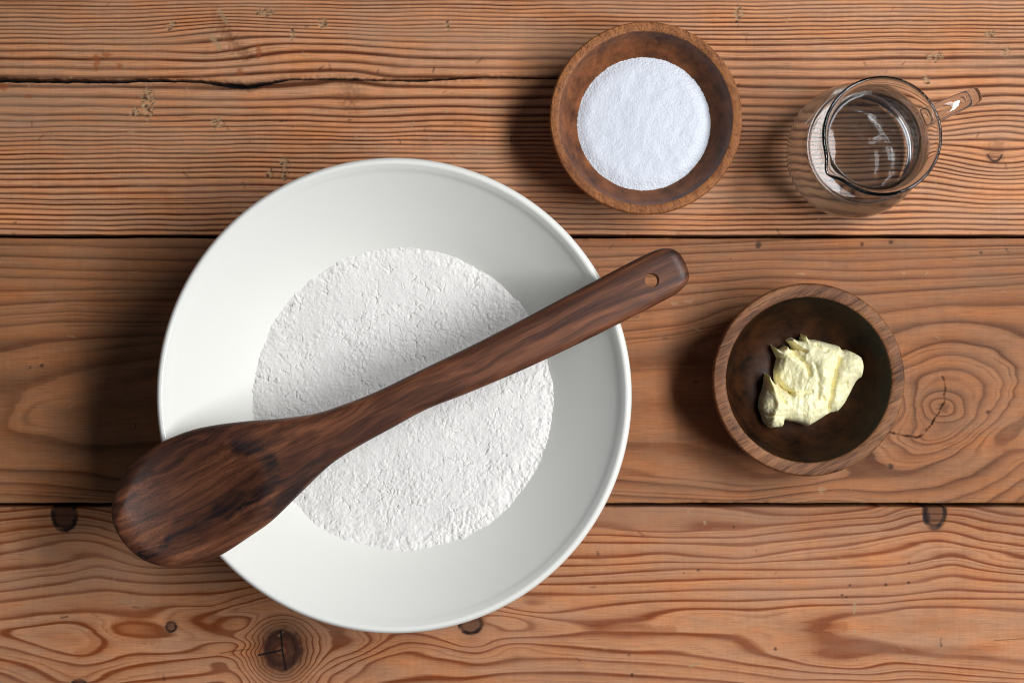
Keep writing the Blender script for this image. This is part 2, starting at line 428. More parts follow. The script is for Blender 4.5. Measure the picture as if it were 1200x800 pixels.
def make_plank(parent, mat, y_hi, y_lo, figure, seed, detail=True):
    """y_hi / y_lo: long edges of the board, in photograph units measured on the table plane"""
    half = 0.70
    if detail:
        xs = np.concatenate([np.arange(-half, -0.34, 0.006), np.arange(-0.34, 0.34, 0.0009), np.arange(0.34, half + 1e-6, 0.006)])
    else:
        xs = np.arange(-half, half + 1e-6, 0.004)
    top = (400 - y_hi) * S; bot = (400 - y_lo) * S
    step = (0.0007 if figure == 'top' else 0.0005) if detail else 0.003
    if figure in ('middle', 'bottom'):
        lo, hi = [(p - 600) * S for p in ((1035, 1118) if figure == 'middle' else (290, 348))]
        xs = np.concatenate([xs[xs < lo], np.arange(lo, hi, 0.00045), xs[xs > hi]])
    ys = np.arange(bot + 0.0022, top - 0.0022, step)
    if figure == 'top':
        cy = (400 - 96) * S
        fine = np.arange(cy - 0.007, cy + 0.007, 0.00030)
        ys = np.concatenate([ys[ys < fine[0] - 0.0003], fine, ys[ys > fine[-1] + 0.0003]])
    e = [(0.0, -0.028), (0.0, -0.0020), (0.00012, -0.0011), (0.0004, -0.0005), (0.0009, -0.0002), (0.0015, -0.00006)]
    ys = np.concatenate([[bot + a for a, _ in e], ys, [top - a for a, _ in reversed(e)]])
    ze = np.concatenate([[z for _, z in e], np.zeros(len(ys) - 2 * len(e)), [z for _, z in reversed(e)]])
    X, Y = np.meshgrid(xs, ys)
    Z = np.repeat(ze[:, None], len(xs), 1)
    # worn, slightly wandering edges
    side = np.where(Y > (top + bot) / 2, 1.0, -1.0)
    edge_d = np.minimum(top - Y, Y - bot)
    wear = np.exp(-edge_d / 0.0022)
    Y = Y - side * wear * (0.00035 + 0.0004 * fbm(X / 0.05, side * 3 + seed, seed, 4))
    nick = np.clip(fbm(X / 0.012, side * 7 + seed * 1.7, seed + 9, 3) - 0.55, 0, 1)
    Z = Z - np.where(edge_d < 0.0025, nick * 0.003 * (1 - edge_d / 0.0025), 0)
    xp = X / S + 600; yp = 400 - Y / S
    wx = xp + 3 * fbm(xp / 60, yp / 30, seed + 20, 2); wy = yp + 0.9 * fbm(xp / 130, yp / 22, seed + 21, 3)
    tone = np.zeros(X.shape); red = np.zeros(X.shape); knot = np.zeros(X.shape); crack = np.zeros(X.shape); chip = np.zeros(X.shape)
    Z = Z + 0.00035 * fbm(X / 0.11, Y / 0.03, seed + 4, 2) * (1 - wear)
    jag = fbm(xp / 5, yp / 5, seed + 31, 3)
    if figure == 'top':
        ph = top_phase(xp, yp)
        cy = np.interp(xp, CRACK_X, CRACK_Y) + 0.45 * fbm(xp / 14, 0 * xp, 11, 3)
        cw = np.interp(xp, CRACK_X, CRACK_W) * (1 + 0.25 * fbm(xp / 14, 0 * xp + 4, 12, 2)) * 0.5
        dc = np.abs(yp - cy)
        deep = 1 - sstep(cw * 0.55, cw * 1.1 + 0.25, dc)
        deep = np.where(cw < 0.1, 0, deep)
        rough = np.exp(-((xp - 285) / 38) ** 2)
        shallow = rough * (1 - sstep(2, 7, dc + 2.2 * jag)) * 0.85
        crack = np.clip(deep * np.clip(cw / 1.2, 0.35, 1) * (1 - 0.55 * rough) + shallow * 0.75, 0, 1)
        Z = Z - deep * 0.006 * np.clip(cw / 2, 0.2, 1) - shallow * 0.0012
        tone = (0.5 + 0.35 * rough) * np.exp(-(dc / 5) ** 2) * (xp < 640) * np.clip(0.6 + jag, 0, 1)
        tone += 0.5 * np.exp(-((xp - 410) / 14) ** 2 - ((yp - 115) / 20) ** 2) * np.clip(0.7 + jag, 0, 1)
        # long branch scar
        ds = seg_dist(xp, yp, [(250, 14), (262, 36), (275, 55), (287, 66)])
        sc = (1 - sstep(1, 9, ds + 5 * jag)) * np.clip(0.25 + (yp - 8) / 55, 0.2, 1)
        tone = np.maximum(tone, sc * 0.36)
        red = np.maximum(red, sc * 0.15)
        Z = Z - sc * 0.0009
        chip = np.maximum(chip, 0.8 * (1 - sstep(1.2, 2.6, seg_dist(xp, yp, [(257, 12), (265, 26)]) + 1.2 * jag)))
        chip = np.maximum(chip, 0.75 * (1 - sstep(1.5, 3.5, seg_dist(xp, yp, [(248, 44), (258, 56)]) + 2 * jag)))
        for a in [(113, 72, 4, 10), (125, 65, 6, 4), (140, 77, 4, 4), (3, 102, 6, 5), (33, 113, 6, 3), (303, 60, 4, 8), (281, 84, 4, 5)]:
            red = np.maximum(red, 0.6 * (1 - sstep(0.6, 1.2, np.hypot((xp - a[0]) / a[2], (yp - a[1]) / a[3]) + 0.5 * jag)))
        # broken plugs and gouges
        for (cx, cy2, rx, ry) in [(173, 121, 7, 16), (159, 132, 5, 5), (200, 31, 5, 5), (255, 144, 6, 6), (333, 190, 6, 4), (316, 204, 4, 4), (333, 204, 4, 6),
                                  (865, 17, 4, 9), (525, 29, 2, 6), (310, 15, 9, 4), (378, 28, 5, 5), (343, 42, 2, 8), (1095, 67, 8, 5), (1086, 93, 4, 4), (1178, 60, 5, 5), (1160, 40, 6, 3)]:
            q = np.hypot((xp - cx) / rx, (yp - cy2) / ry) * 0.82 + 0.55 * jag
            k = 1 - sstep(0.7, 1.15, q)
            chip = np.maximum(chip, k * np.clip(0.62 + 1.2 * fbm(xp / 3.5, yp / 3.5, 41, 2), 0, 0.95))
            crack = np.maximum(crack, k * 0.75 * (fbm(xp / 4, yp / 3, 43, 2) > 0.28))
            Z = Z + k * 0.0011 * (fbm(xp / 4, yp / 4, 44, 3) - 0.15)
        kq = np.hypot((xp - 1166) / 13, (yp - 178) / 14)
        tone = np.maximum(tone, 0.35 * (1 - sstep(0.5, 1.3, kq + 0.4 * jag)))
        arc = np.abs(np.hypot((xp - 1166) / 9, (yp - 176) / 13) - 1)
        crack = np.maximum(crack, (1 - sstep(0.05, 0.2, arc)) * (yp > 181) * 0.9)
        specks = 150
    elif figure == 'middle':
        ph = gp_phase(wx, wy, MIDDLE, MIDDLE_MEAN)
        dk = seg_dist(xp, yp, [(1103, 440), (1106, 446), (1107.5, 455), (1106, 463), (1107, 471), (1102, 478), (1100, 484), (1095, 490), (1092, 497), (1086, 503), (1082, 509), (1074, 512.5), (1066, 511), (1055, 509.5), (1042, 506)])
        along = np.clip((yp - 432) / 60, 0.25, 1)
        crack = (1 - sstep(0.1, 1.35, dk + 0.75 * jag + 0.5 * np.abs(fbm(xp / 11, yp / 11, 57, 2)))) * (0.45 + 0.5 * along)
        Z = Z - crack * 0.0012
        kk = np.hypot((xp - 1106) / 48, (yp - 478) / 48)
        tone = 0.18 * (1 - sstep(0.3, 1.3, kk + 0.4 * jag))
        tone = np.maximum(tone, 0.5 * np.exp(-((xp - 1072) / 7) ** 2 - ((yp - 478) / 16) ** 2) * np.clip(0.6 + jag, 0, 1))
        tone = np.maximum(tone, 0.6 * (1 - sstep(0.4, 1.0, np.hypot((xp - 1106) / 10, (yp - 477) / 9) + 0.4 * jag)))
        for cx, cy2, r in [(1158, 482, 3), (1044, 546, 4), (49, 428, 3), (1150, 296, 2.5), (1010, 286, 3), (1044, 284, 3), (889, 287, 5)]:
            crack = np.maximum(crack, 0.7 * (1 - sstep(0.5, 1.0, np.hypot(xp - cx, yp - cy2) / r + 0.3 * jag)))
        for cx, cy2, rx, ry in [(790, 356, 5, 3), (808, 353, 6, 3), (962, 574, 6, 4), (938, 321, 6, 2), (1060, 320, 3, 2)]:
            chip = np.maximum(chip, 0.5 * (1 - sstep(0.5, 1.1, np.hypot((xp - cx) / rx, (yp - cy2) / ry) + 0.7 * jag)))
        # weathered dark band towards the open joint, pale lip
        chip = np.maximum(chip, 0.35 * np.exp(-np.maximum(edge_d - 0.0005, 0) / 0.0012) * (yp > 560) * np.clip(0.5 + jag, 0, 1))
        specks = 60
    elif figure == 'bottom':
        ph = gp_phase(wx, wy, BOTTOM, BOTTOM_MEAN)
        q = np.hypot((xp - 331) / 1.0, (yp - 761) / 1.05) + 2.0 * fbm(xp / 8, yp / 8, 51, 2)
        knot = 0.93 * (1 - sstep(19, 28, q)) * (0.55 + 0.45 * sstep(2, 17, q))
        tone = 0.5 * (1 - sstep(26, 46, q))
        dk = np.minimum(seg_dist(xp, yp, [(329, 739), (330, 750), (331, 762), (333, 772), (335, 784)]), seg_dist(xp, yp, [(303, 767), (318, 764), (331, 761)]))
        crack = 1 - sstep(0.4, 1.7, dk)
        crack = np.maximum(crack, 0.7 * (1 - sstep(0.1, 1.0, seg_dist(xp, yp, [(258, 765), (275, 762), (293, 760)]))))
        for cx, cy2, rx, ry in [(75, 603, 15, 19), (1095, 600, 13.5, 20), (551, 731, 14, 12), (200, 734, 6.5, 6.5), (92, 801, 9, 5)]:
            qq = np.hypot((xp - cx) / rx, (yp - cy2) / ry) + 0.04 * jag
            ringm = (1 - sstep(0.10, 0.22, np.abs(qq - 0.9)))
            inner = 1 - sstep(0.75, 0.9, qq)
            crack = np.maximum(crack, 0.95 * ringm * np.clip(0.9 + 0.6 * fbm(xp / 12, yp / 12, 53, 2), 0, 1))
            tone = np.maximum(tone, 0.30 * inner)
            knot = np.maximum(knot, (0.78 if cx < 100 else 0.5) * inner)
            tone = np.maximum(tone, 0.45 * np.exp(-np.maximum(qq - 0.9, 0) / 0.35))
            Z = Z - ringm * 0.0006
        crack = np.maximum(crack, 0.8 * (1 - sstep(2, 6, seg_dist(xp, yp, [(1084, 598), (1086, 606)]) + jag)))
        red = 0.38 * (1 - sstep(3, 8, seg_dist(xp, yp, [(106, 742), (112, 750), (106, 762), (92, 766)]) + 2 * jag))
        red = np.maximum(red, 0.40 * (1 - sstep(6, 15, seg_dist(xp, yp, [(138, 735), (158, 742), (178, 744)]) + 5 * jag)))
        red = np.maximum(red, 0.42 * (1 - sstep(2.5, 5.5, seg_dist(xp, yp, [(702, 737), (745, 737), (790, 737)]) + 1.5 * jag)))
        red = np.maximum(red, 0.40 * (1 - sstep(4, 8, seg_dist(xp, yp, [(975, 736), (988, 734)]) + 2 * jag)))
        red = np.maximum(red, 0.32 * (1 - sstep(2, 5, seg_dist(xp, yp, [(862, 744), (880, 752), (893, 762)]) + jag)))
        tone = np.maximum(tone, 0.30 * (1 - sstep(598, 640, yp + 8 * fbm(xp / 90, yp / 20, 57, 2))) * (xp > 500))
        tone = np.maximum(tone, 0.28 * (1 - sstep(598, 655, yp + 12 * fbm(xp / 60, yp / 20, 58, 2))) * (xp <= 500))
        for cx, cy2, r in [(909, 760, 3), (737, 767, 1.8), (741, 790, 3), (996, 685, 2.2), (987, 697, 2), (992, 699, 2), (1038, 685, 2), (1065, 682, 2), (1065, 659, 1.8), (818, 668, 2.4), (802, 671, 1.6), (860, 617, 2)]:
            crack = np.maximum(crack, 0.7 * (1 - sstep(0.5, 1.0, np.hypot(xp - cx, yp - cy2) / r + 0.3 * jag)))
        crack = np.maximum(crack, 0.6 * (1 - sstep(0.1, 0.9, seg_dist(xp, yp, [(1165, 750), (1215, 747)]))))
        for pts in [[(1001, 718), (1001, 706)], [(1003, 742), (1001, 737)], [(826, 613), (826, 611)], [(809, 780), (820, 776)]]:
            chip = np.maximum(chip, 0.75 * (1 - sstep(0.8, 2.2, seg_dist(xp, yp, pts) + jag)))
        specks = 50
    else:
        base = np.linspace(0, 1, 40); rng = np.random.RandomState(seed)
        inc = 4 + 9 * rng.rand(80)
        lines = min(y_hi, y_lo) - 20 + np.cumsum(inc)
        ph = np.interp(yp + 5 * fbm(xp / 260, yp / 70, seed, 3), lines, np.arange(80))
        specks = 20
    # small scattered dents, splinters and worm pits
    rng = np.random.RandomState(100 + seed)
    if detail:
        for i in range(specks):
            cx = rng.uniform(0, 1200); cy2 = rng.uniform(min(y_hi, y_lo) + 4, max(y_hi, y_lo) - 4)
            if not (0 < cy2 < 800): continue
            L = rng.uniform(1.2, 4.5); a = rng.uniform(0, math.pi); dark = rng.rand() < 0.4
            i0, i1 = np.searchsorted(xs, [(cx - 12 - 600) * S, (cx + 12 - 600) * S]); j0, j1 = np.searchsorted(ys, [(400 - cy2 - 12) * S, (400 - cy2 + 12) * S])
            sl = (slice(j0, j1), slice(i0, i1))
            d = seg_dist(xp[sl], yp[sl], [(cx - L * math.cos(a), cy2 - L * math.sin(a)), (cx + L * math.cos(a), cy2 + L * math.sin(a))]) + 0.8 * jag[sl]
            k = (1 - sstep(0.4, 1.5, d)) * rng.uniform(0.3, 0.75)
            if dark: crack[sl] = np.maximum(crack[sl], k * 0.8)
            else:
                chip[sl] = np.maximum(chip[sl], k * 0.8); Z[sl] = Z[sl] + k * 0.0003
    V = np.stack([X, Y, Z], -1).reshape(-1, 3)
    m = fast_mesh('plank', V, grid_quads(len(ys), len(xs)), dict(phase=ph, tone=np.clip(tone, 0, 1), red=red, knot=knot, crack=crack, chip=chip))
    return link('plank', m, mat, parent)

RP = [(0.0, 0.55), (0.07, 0.05), (0.45, 0.10), (0.70, 0.36), (0.84, 0.95), (0.95, 1.0), (1.0, 0.55)]
RT = [(0.0, 0.55), (0.16, 0.06), (0.48, 0.12), (0.70, 0.62), (0.86, 1.0), (0.95, 0.95), (1.0, 0.55)]
RM = [(0.0, 0.26), (0.15, 0.03), (0.50, 0.12), (0.78, 0.42), (0.91, 0.72), (0.97, 0.66), (1.0, 0.26)]
mat_top = plank_material('weathered_pine', (0.650, 0.318, 0.166), (0.118, 0.034, 0.011), (0.47, 0.275, 0.17), RT, 0.50, 0.26, 0.20, 0.62, 1.3, 0.55)
mat_mid = plank_material('brown_pine', (0.375, 0.165, 0.076), (0.095, 0.030, 0.011), (0.29, 0.150, 0.083), RM, 0.40, 0.08, 0.12, 0.80, 4.7, 0.6)
mat_bot = plank_material('orange_pine', (0.525, 0.253, 0.130), (0.215, 0.056, 0.016), (0.42, 0.238, 0.148), RP, 0.36, 0.08, 0.12, 0.55, 8.1, 0.6)

table = empty('table')
table['kind'] = 'structure'
make_plank(table, mat_top, -43, 276.0, 'top', 1)
make_plank(table, mat_mid, 278.3, 590.0, 'middle', 2)
make_plank(table, mat_bot, 593.0, 907, 'bottom', 3)
make_plank(table, mat_bot, -360, -46, 'plain', 4, False)
make_plank(table, mat_mid, 910, 1222, 'plain', 5, False)
dk = NT('dark_light_stop').set(Base_Color=(0.03, 0.018, 0.012), Roughness=0.9)  # unseen board added below the planks, stops light coming up through the gaps
m = bpy.data.meshes.new('gap_light_stop'); bm = bmesh.new()
bmesh.ops.create_cube(bm, size=1.0)
for v in bm.verts: v.co = (v.co.x * 1.38, v.co.y * 0.84 - 0.017, v.co.z * 0.012 - 0.0345)
bm.to_mesh(m); bm.free()
link('gap_light_stop', m, dk.m, table, smooth=False)

# ------------------------------------------------------------------ cream mixing bowl with flour
ZR = 0.098
bx, by = W(461.5, 463.5, ZR); RB = 279.5 * S * (D - ZR) / D
cer = NT('cream_glaze')
n = cer.noise(cer.mapping(cer.coord(), (14, 14, 14)), 1.0, 3.0)
cer.set(Base_Color=cer.mix(n, (0.865, 0.862, 0.805), (0.885, 0.882, 0.835)), Roughness=0.22,
        Normal=cer.bump(cer.noise(cer.mapping(cer.coord(), (45, 45, 45)), 1.0, 2.0), 0.0004, 0.35))
cer.bsdf.inputs['Coat Weight'].default_value = 0.25
cer.bsdf.inputs['Coat Roughness'].default_value = 0.12
inner_ctrl = [(RB - 0.0042, ZR - 0.0006), (RB - 0.0062, ZR - 0.0030), (RB - 0.0092, ZR - 0.0072), (0.1160, 0.0815), (0.1030, 0.0685), (0.0900, 0.0548), (0.076, 0.0400), (0.061, 0.0250), (0.042, 0.0125), (0.020, 0.0088), (0.0, 0.0080)]
prof = [(0.0, 0.003), (0.054, 0.003), (0.057, 0.0004), (0.0625, 0.0), (0.0645, 0.003), (0.066, 0.008), (0.080, 0.021), (0.095, 0.0365), (0.108, 0.0525), (0.1185, 0.0695), (RB - 0.0072, 0.0835), (RB - 0.0040, 0.0885), (RB - 0.0012, 0.0905), (RB, 0.0935), (RB - 0.0004, 0.0962), (RB - 0.0018, ZR - 0.0002), (RB - 0.003, ZR)] + inner_ctrl
m = lathe('mixing_bowl', [prof[0]] + catmull(prof[1:], 4), 192)
bowl = link('mixing_bowl', m, cer.m); bowl.location = (bx, by, 0.0003)
tag(bowl, 'large cream ceramic mixing bowl holding flour with a spoon across it', 'bowl')

def inner_z(ctrl):
    c = catmull(ctrl, 8)
    r = np.array([p[0] for p in c])[::-1]; z = np.array([p[1] for p in c])[::-1]
    return lambda q: np.interp(q, r, z)

def heap(name, X, Y, top, floor, mask, mat, parent_loc):
    """a filling: a top surface plus an underside that follows the vessel; grid cells kept where mask"""
    nr, nc = X.shape
    under = np.minimum(top - 0.0004, floor + 0.0002)
    V = np.concatenate([np.stack([X, Y, top], -1).reshape(-1, 3), np.stack([X, Y, under], -1).reshape(-1, 3)])
    q = grid_quads(nr, nc)
    keep = mask.ravel()[q].all(1)
    q = q[keep]
    N = nr * nc
    e = np.concatenate([q[:, [0, 1]], q[:, [1, 2]], q[:, [2, 3]], q[:, [3, 0]]])
    key = {}
    es = set(map(tuple, e.tolist()))
    side = [(a, a + N, b + N, b) for a, b in es if (b, a) not in es]
    Q = np.concatenate([q, q[:, ::-1] + N, np.array(side, np.int64).reshape(-1, 4)])
    used = np.unique(Q); remap = -np.ones(2 * N, np.int64); remap[used] = np.arange(len(used))
    m = fast_mesh(name, V[used], remap[Q])
    o = link(name, m, mat); o.location = parent_loc
    return o

fz = inner_z(inner_ctrl)
g = np.arange(-0.103, 0.1031, 0.00042)
X, Y = np.meshgrid(g, g)
R = np.hypot(X, Y)
u = X / 0.001; v = Y / 0.001       # millimetres
wu = u + 1.6 * fbm(u / 5, v / 7, 61, 3); wv = v + 1.6 * fbm(u / 5, v / 7, 62, 3)
f1, f2, cid = voronoi(wu / 6.5, wv / 7.5, 63)
f1b, f2b, cidb = voronoi(wu / 2.6 + 4, wv / 3.1, 64)
f1c, f2c, cidc = voronoi(wu / 1.3 + 4, wv / 1.5, 74)
patch = sstep(-0.15, 0.35, fbm(u / 26, v / 26, 65, 2) + 0.3 * np.exp(-((u + 5) ** 2 + (v - 20) ** 2) / 900))
smooth_top = np.exp(-((u - 4) / 50) ** 2 - ((v - 72) / 22) ** 2) * 0.8
grainy = np.clip(sstep(-0.35, 0.25, fbm(u / 16, v / 22, 75, 2)), 0.25, 1) * (1 - smooth_top)
brk = sstep(-0.10, 0.25, fbm(u / 6, v / 6, 76, 2))
cracks = (1 - sstep(0.02, 0.085, f2 - f1)) * patch * brk
cracks2 = (1 - sstep(0.03, 0.15, f2b - f1b)) * grainy * sstep(-0.25, 0.2, fbm(u / 4 + 9, v / 4, 77, 2))
z = 0.0542 - 0.040 * Y + 0.014 * X
z = z + (0.22 * fbm(u / 7, v / 7, 66, 4, 0.55) * (1 - 0.6 * smooth_top) + 1.2 * fbm(u / 45, v / 45, 67, 2)
         + (0.95 * np.sqrt(np.clip((0.12 + 0.5 * cidb) ** 2 - f1b ** 2, 0, 1)) + 0.55 * np.sqrt(np.clip((0.10 + 0.5 * cidc) ** 2 - f1c ** 2, 0, 1))) * (0.30 + 0.70 * grainy) + 0.25 * (cid - 0.5) * patch
         - 1.1 * cracks - 0.22 * cracks2) * 0.001 + 0.0016 * np.exp(-(R / 0.06) ** 2)
z = z + 0.00010 * fbm(u / 0.9, v / 0.9, 68, 2)
lim = fz(R)
# the heap thins out irregularly where it meets the glaze
z = z + (0.0009 * fbm(u / 10, v / 10, 69, 3) + 0.0004 * fbm(u / 2.2, v / 2.2, 70, 2)) * sstep(0.072, 0.090, R) - 0.0006 * sstep(0.078, 0.094, R)
mask = z > lim - 0.0022
mask &= R < 0.1
fl = NT('flour')
c = fl.coord()
fl.set(Base_Color=fl.mix(fl.noise(fl.mapping(c, (900, 900, 900)), 1.0, 2.0), (0.785, 0.765, 0.735), (0.875, 0.86, 0.835)), Roughness=1.0,
       Normal=fl.bump(fl.noise(fl.mapping(c, (1500, 1500, 1500)), 1.0, 3.0, 0.7), 0.00035, 0.8))
fl.bsdf.inputs['Specular IOR Level'].default_value = 0.05
o = heap('flour', X, Y, z, lim, mask, fl.m, (bx, by, 0.0003))
tag(o, 'white lumpy flour with fine surface cracks inside the cream mixing bowl', 'flour')

# ------------------------------------------------------------------ turned wooden bowls
def bowl_wood(name, light, dark, inside_mix, inside, rough, rot, seed, rim_r, rim_z, spec=0.22):
    M = NT(name)
    co = M.coord()
    w = M.mapping(co, (1, 1, 1), (seed, 0.013, 0.02), (0.3, 0.15, rot))
    long = M.mapping(w, (22, 260, 260))
    fine = M.mapping(w, (120, 1700, 1700))
    a = M.noise(long, 1.0, 4.0, 0.6, 0.6)
    b = M.noise(fine, 1.0, 3.0, 0.6)
    big = M.noise(M.mapping(w, (14, 45, 45)), 1.0, 3.0, 0.5, 0.5)
    col = M.ramp(M.math('ADD', M.math('MULTIPLY', a, 0.6), M.math('MULTIPLY', big, 0.4)), [(0.34, dark), (0.49, tuple((x + y) / 2 for x, y in zip(light, dark))), (0.66, light)])
    pores = M.ramp(b, [(0.32, 0.30), (0.50, 1.0), (0.70, 1.20)])
    col = M.mix(1.0, col, pores, 'MULTIPLY')
    # hollow darker than the rim: dark wood plus shade painted into its colour
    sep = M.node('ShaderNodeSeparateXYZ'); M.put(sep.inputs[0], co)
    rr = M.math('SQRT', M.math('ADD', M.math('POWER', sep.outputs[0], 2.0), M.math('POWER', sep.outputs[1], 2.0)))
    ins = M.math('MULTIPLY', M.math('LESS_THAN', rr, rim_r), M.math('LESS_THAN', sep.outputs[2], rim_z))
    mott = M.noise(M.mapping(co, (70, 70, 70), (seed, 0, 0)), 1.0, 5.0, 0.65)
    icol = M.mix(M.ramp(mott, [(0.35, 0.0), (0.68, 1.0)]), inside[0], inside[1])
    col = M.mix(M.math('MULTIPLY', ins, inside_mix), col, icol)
    M.set(Base_Color=col, Roughness=M.math('MULTIPLY_ADD', b, 0.2, rough), Normal=M.bump(M.math('ADD', b, M.math('MULTIPLY', a, 0.5)), 0.00018, 0.7))
    M.bsdf.inputs['Specular IOR Level'].default_value = spec
    return M.m

ZS = 0.047
sx, sy = W(757, 138.3, ZS); RS = 113 * S * (D - ZS) / D
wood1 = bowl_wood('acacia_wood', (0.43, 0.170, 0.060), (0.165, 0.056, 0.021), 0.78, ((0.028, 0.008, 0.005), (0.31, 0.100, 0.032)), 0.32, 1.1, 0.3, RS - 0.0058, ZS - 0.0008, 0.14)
in1 = [(RS - 0.0052, ZS - 0.0003), (RS - 0.0058, ZS - 0.0016), (0.0495, 0.038), (0.0445, 0.0300), (0.0385, 0.0225), (0.030, 0.0150), (0.018, 0.0100), (0.0, 0.0085)]
pr = [(0.0, 0.0), (0.031, 0.0), (0.0335, 0.0012), (0.040, 0.009), (0.0475, 0.020), (0.0535, 0.033), (RS - 0.0004, 0.0435), (RS, 0.0455), (RS - 0.0007, ZS - 0.0002), (RS - 0.0018, ZS)] + in1
m = lathe('wooden_bowl', [pr[0]] + catmull(pr[1:], 5), 160)
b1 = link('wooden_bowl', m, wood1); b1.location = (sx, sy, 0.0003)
tag(b1, 'small reddish wooden bowl with a thin rim, filled with white granules', 'bowl', 'small round wooden bowls')

g = np.arange(-0.0475, 0.0476, 0.00036)
X, Y = np.meshgrid(g, g); R = np.hypot(X, Y); u = X / 0.001; v = Y / 0.001
lim = inner_z(in1)(R)
rng = np.random.RandomState(5)
edge_g = sstep(0.030, 0.0425, R)
z = 0.0278 + 0.0010 * np.exp(-(R / 0.020) ** 2) - 0.0028 * edge_g ** 2 + 0.00016 * edge_g * fbm(u / 1.6, v / 1.6, 83, 3) + 0.028 * X - 0.004 * Y + (0.28 * fbm(u / 9, v / 9, 81, 3) + 0.10 * fbm(u / 1.1, v / 1.1, 82, 2)) * 0.001 + rng.uniform(-1, 1, X.shape) * (0.00007 + 0.00026 * edge_g)
mask = (z > lim - 0.0016) & (R < 0.047)
su = NT('white_granules')
c = su.coord()
su.set(Base_Color=su.mix(su.noise(su.mapping(c, (1900, 1900, 1900)), 1.0, 2.0), (0.66, 0.705, 0.79), (0.765, 0.81, 0.88)), Roughness=0.45,
       Normal=su.bump(su.noise(su.mapping(c, (2300, 2300, 2300)), 1.0, 2.0, 0.7), 0.0003, 0.45))
su.bsdf.inputs['Subsurface Weight'].default_value = 0.35
su.bsdf.inputs['Subsurface Radius'].default_value = (1.0, 1.0, 1.0)
su.bsdf.inputs['Subsurface Scale'].default_value = 0.0015
o = heap('granules', X, Y, z, lim, mask, su.m, (sx, sy, 0.0003))
tag(o, 'fine white sugar-like granules heaped inside the thin-rimmed wooden bowl', 'granules')

ZB = 0.044
ux, uy = W(948, 445, ZB); RU = 113.2 * S * (D - ZB) / D
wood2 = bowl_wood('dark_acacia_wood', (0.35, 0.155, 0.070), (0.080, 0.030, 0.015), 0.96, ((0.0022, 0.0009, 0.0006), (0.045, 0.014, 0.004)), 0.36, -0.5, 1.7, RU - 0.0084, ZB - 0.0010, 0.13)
in2 = [(RU - 0.0074, ZB - 0.0003), (RU - 0.0084, ZB - 0.0016), (RU - 0.0092, 0.0385), (0.0465, 0.0310), (0.0425, 0.0225), (0.035, 0.0148), (0.024, 0.0100), (0.012, 0.0083), (0.0, 0.0080)]
pr = [(0.0, 0.0), (0.028, 0.0), (0.0305, 0.0012), (0.038, 0.006), (0.0475, 0.016), (0.0545, 0.0285), (RU - 0.0004, 0.0395), (RU, 0.0417), (RU - 0.0009, ZB - 0.0003), (RU - 0.0024, ZB)] + in2
m = lathe('wooden_bowl', [pr[0]] + catmull(pr[1:], 5), 160)
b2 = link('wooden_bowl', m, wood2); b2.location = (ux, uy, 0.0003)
tag(b2, 'small brown wooden bowl with a thick rim and dark hollow, holding butter', 'bowl', 'small round wooden bowls')

# ------------------------------------------------------------------ butter
def bz(x, y): return (870 + x / 6.156, 380 + y / 6.156)
outline = [(215, 140), (248, 165), (278, 180), (320, 150), (350, 172), (372, 176), (355, 140), (330, 110), (372, 92), (400, 110), (432, 112), (440, 65), (468, 88), (492, 106), (545, 110), (605, 125), (650, 138), (700, 150), (722, 180), (760, 180), (800, 198), (835, 222), (868, 258), (885, 290), (878, 340), (868, 385), (835, 395), (815, 420), (797, 460), (770, 515), (742, 570), (715, 605), (688, 632), (640, 645), (600, 665), (560, 692), (520, 715), (480, 738), (440, 722), (400, 708), (360, 702), (312, 690), (306, 720), (285, 745), (255, 745), (220, 750), (190, 740), (160, 712), (150, 690), (140, 645), (125, 600), (135, 530), (160, 470), (172, 410), (180, 350), (215, 390), (252, 425), (246, 385), (245, 335), (255, 290), (266, 245), (240, 190), (215, 140)]
ZBU = 0.020
pts = [W(*bz(*p), ZBU) for p in outline]
pts = [(a - ux, b - uy) for a, b in pts]
g = np.arange(-0.036, 0.0361, 0.00033)
X, Y = np.meshgrid(g, g)
px = X; py = Y
inside = np.zeros(X.shape, bool)
for (x0, y0), (x1, y1) in zip(pts[:-1], pts[1:]):
    cond = ((y0 > Y) != (y1 > Y))
    xi = (x1 - x0) * (Y - y0) / (y1 - y0 + 1e-15) + x0
    inside ^= cond & (X < xi)
sd = seg_dist(X, Y, pts) * np.where(inside, 1, -1)
def bl(pp):
    r = []
    for p in pp:
        a, b = W(*bz(*p), ZBU); r.append((a - ux, b - uy))
    return r
mm = 0.001
u = X / mm; v = Y / mm
wx_ = X + 0.0005 * fbm(u / 4, v / 4, 94, 3); wy_ = Y + 0.0005 * fbm(u / 4, v / 4, 95, 3)
s = np.clip(sd, 0, 0.014) / 0.014
body = 0.0165 * np.sqrt(np.clip(1 - (1 - s) ** 2.3, 0, 1))
def groove(pp, wdt, dep, side=0.0):
    d = seg_dist(wx_, wy_, bl(pp))
    return -dep * np.exp(-(d / wdt) ** 2)
h = body
h = h + groove([(670, 245), (645, 330), (625, 430), (612, 520), (600, 610)], 0.0016, 0.0042)
h = h + groove([(340, 200), (410, 250), (455, 310), (462, 360)], 0.0015, 0.0036)
h = h + groove([(250, 400), (290, 455), (345, 492)], 0.0015, 0.0075)
h = h + groove([(350, 140), (400, 180), (440, 190)], 0.0010, 0.0040)
h = h + groove([(235, 470), (260, 520), (285, 555)], 0.0009, 0.0026)
h = h + groove([(150, 640), (210, 655), (270, 660)], 0.0009, 0.0022)
h = h + groove([(345, 495), (420, 500), (480, 480)], 0.0010, 0.0022)
h = h + groove([(500, 280), (530, 400), (520, 520)], 0.0013, 0.0014)
h = h + groove([(560, 520), (585, 560)], 0.0009, 0.0026)
h = h + groove([(720, 420), (735, 470)], 0.0011, 0.0022)
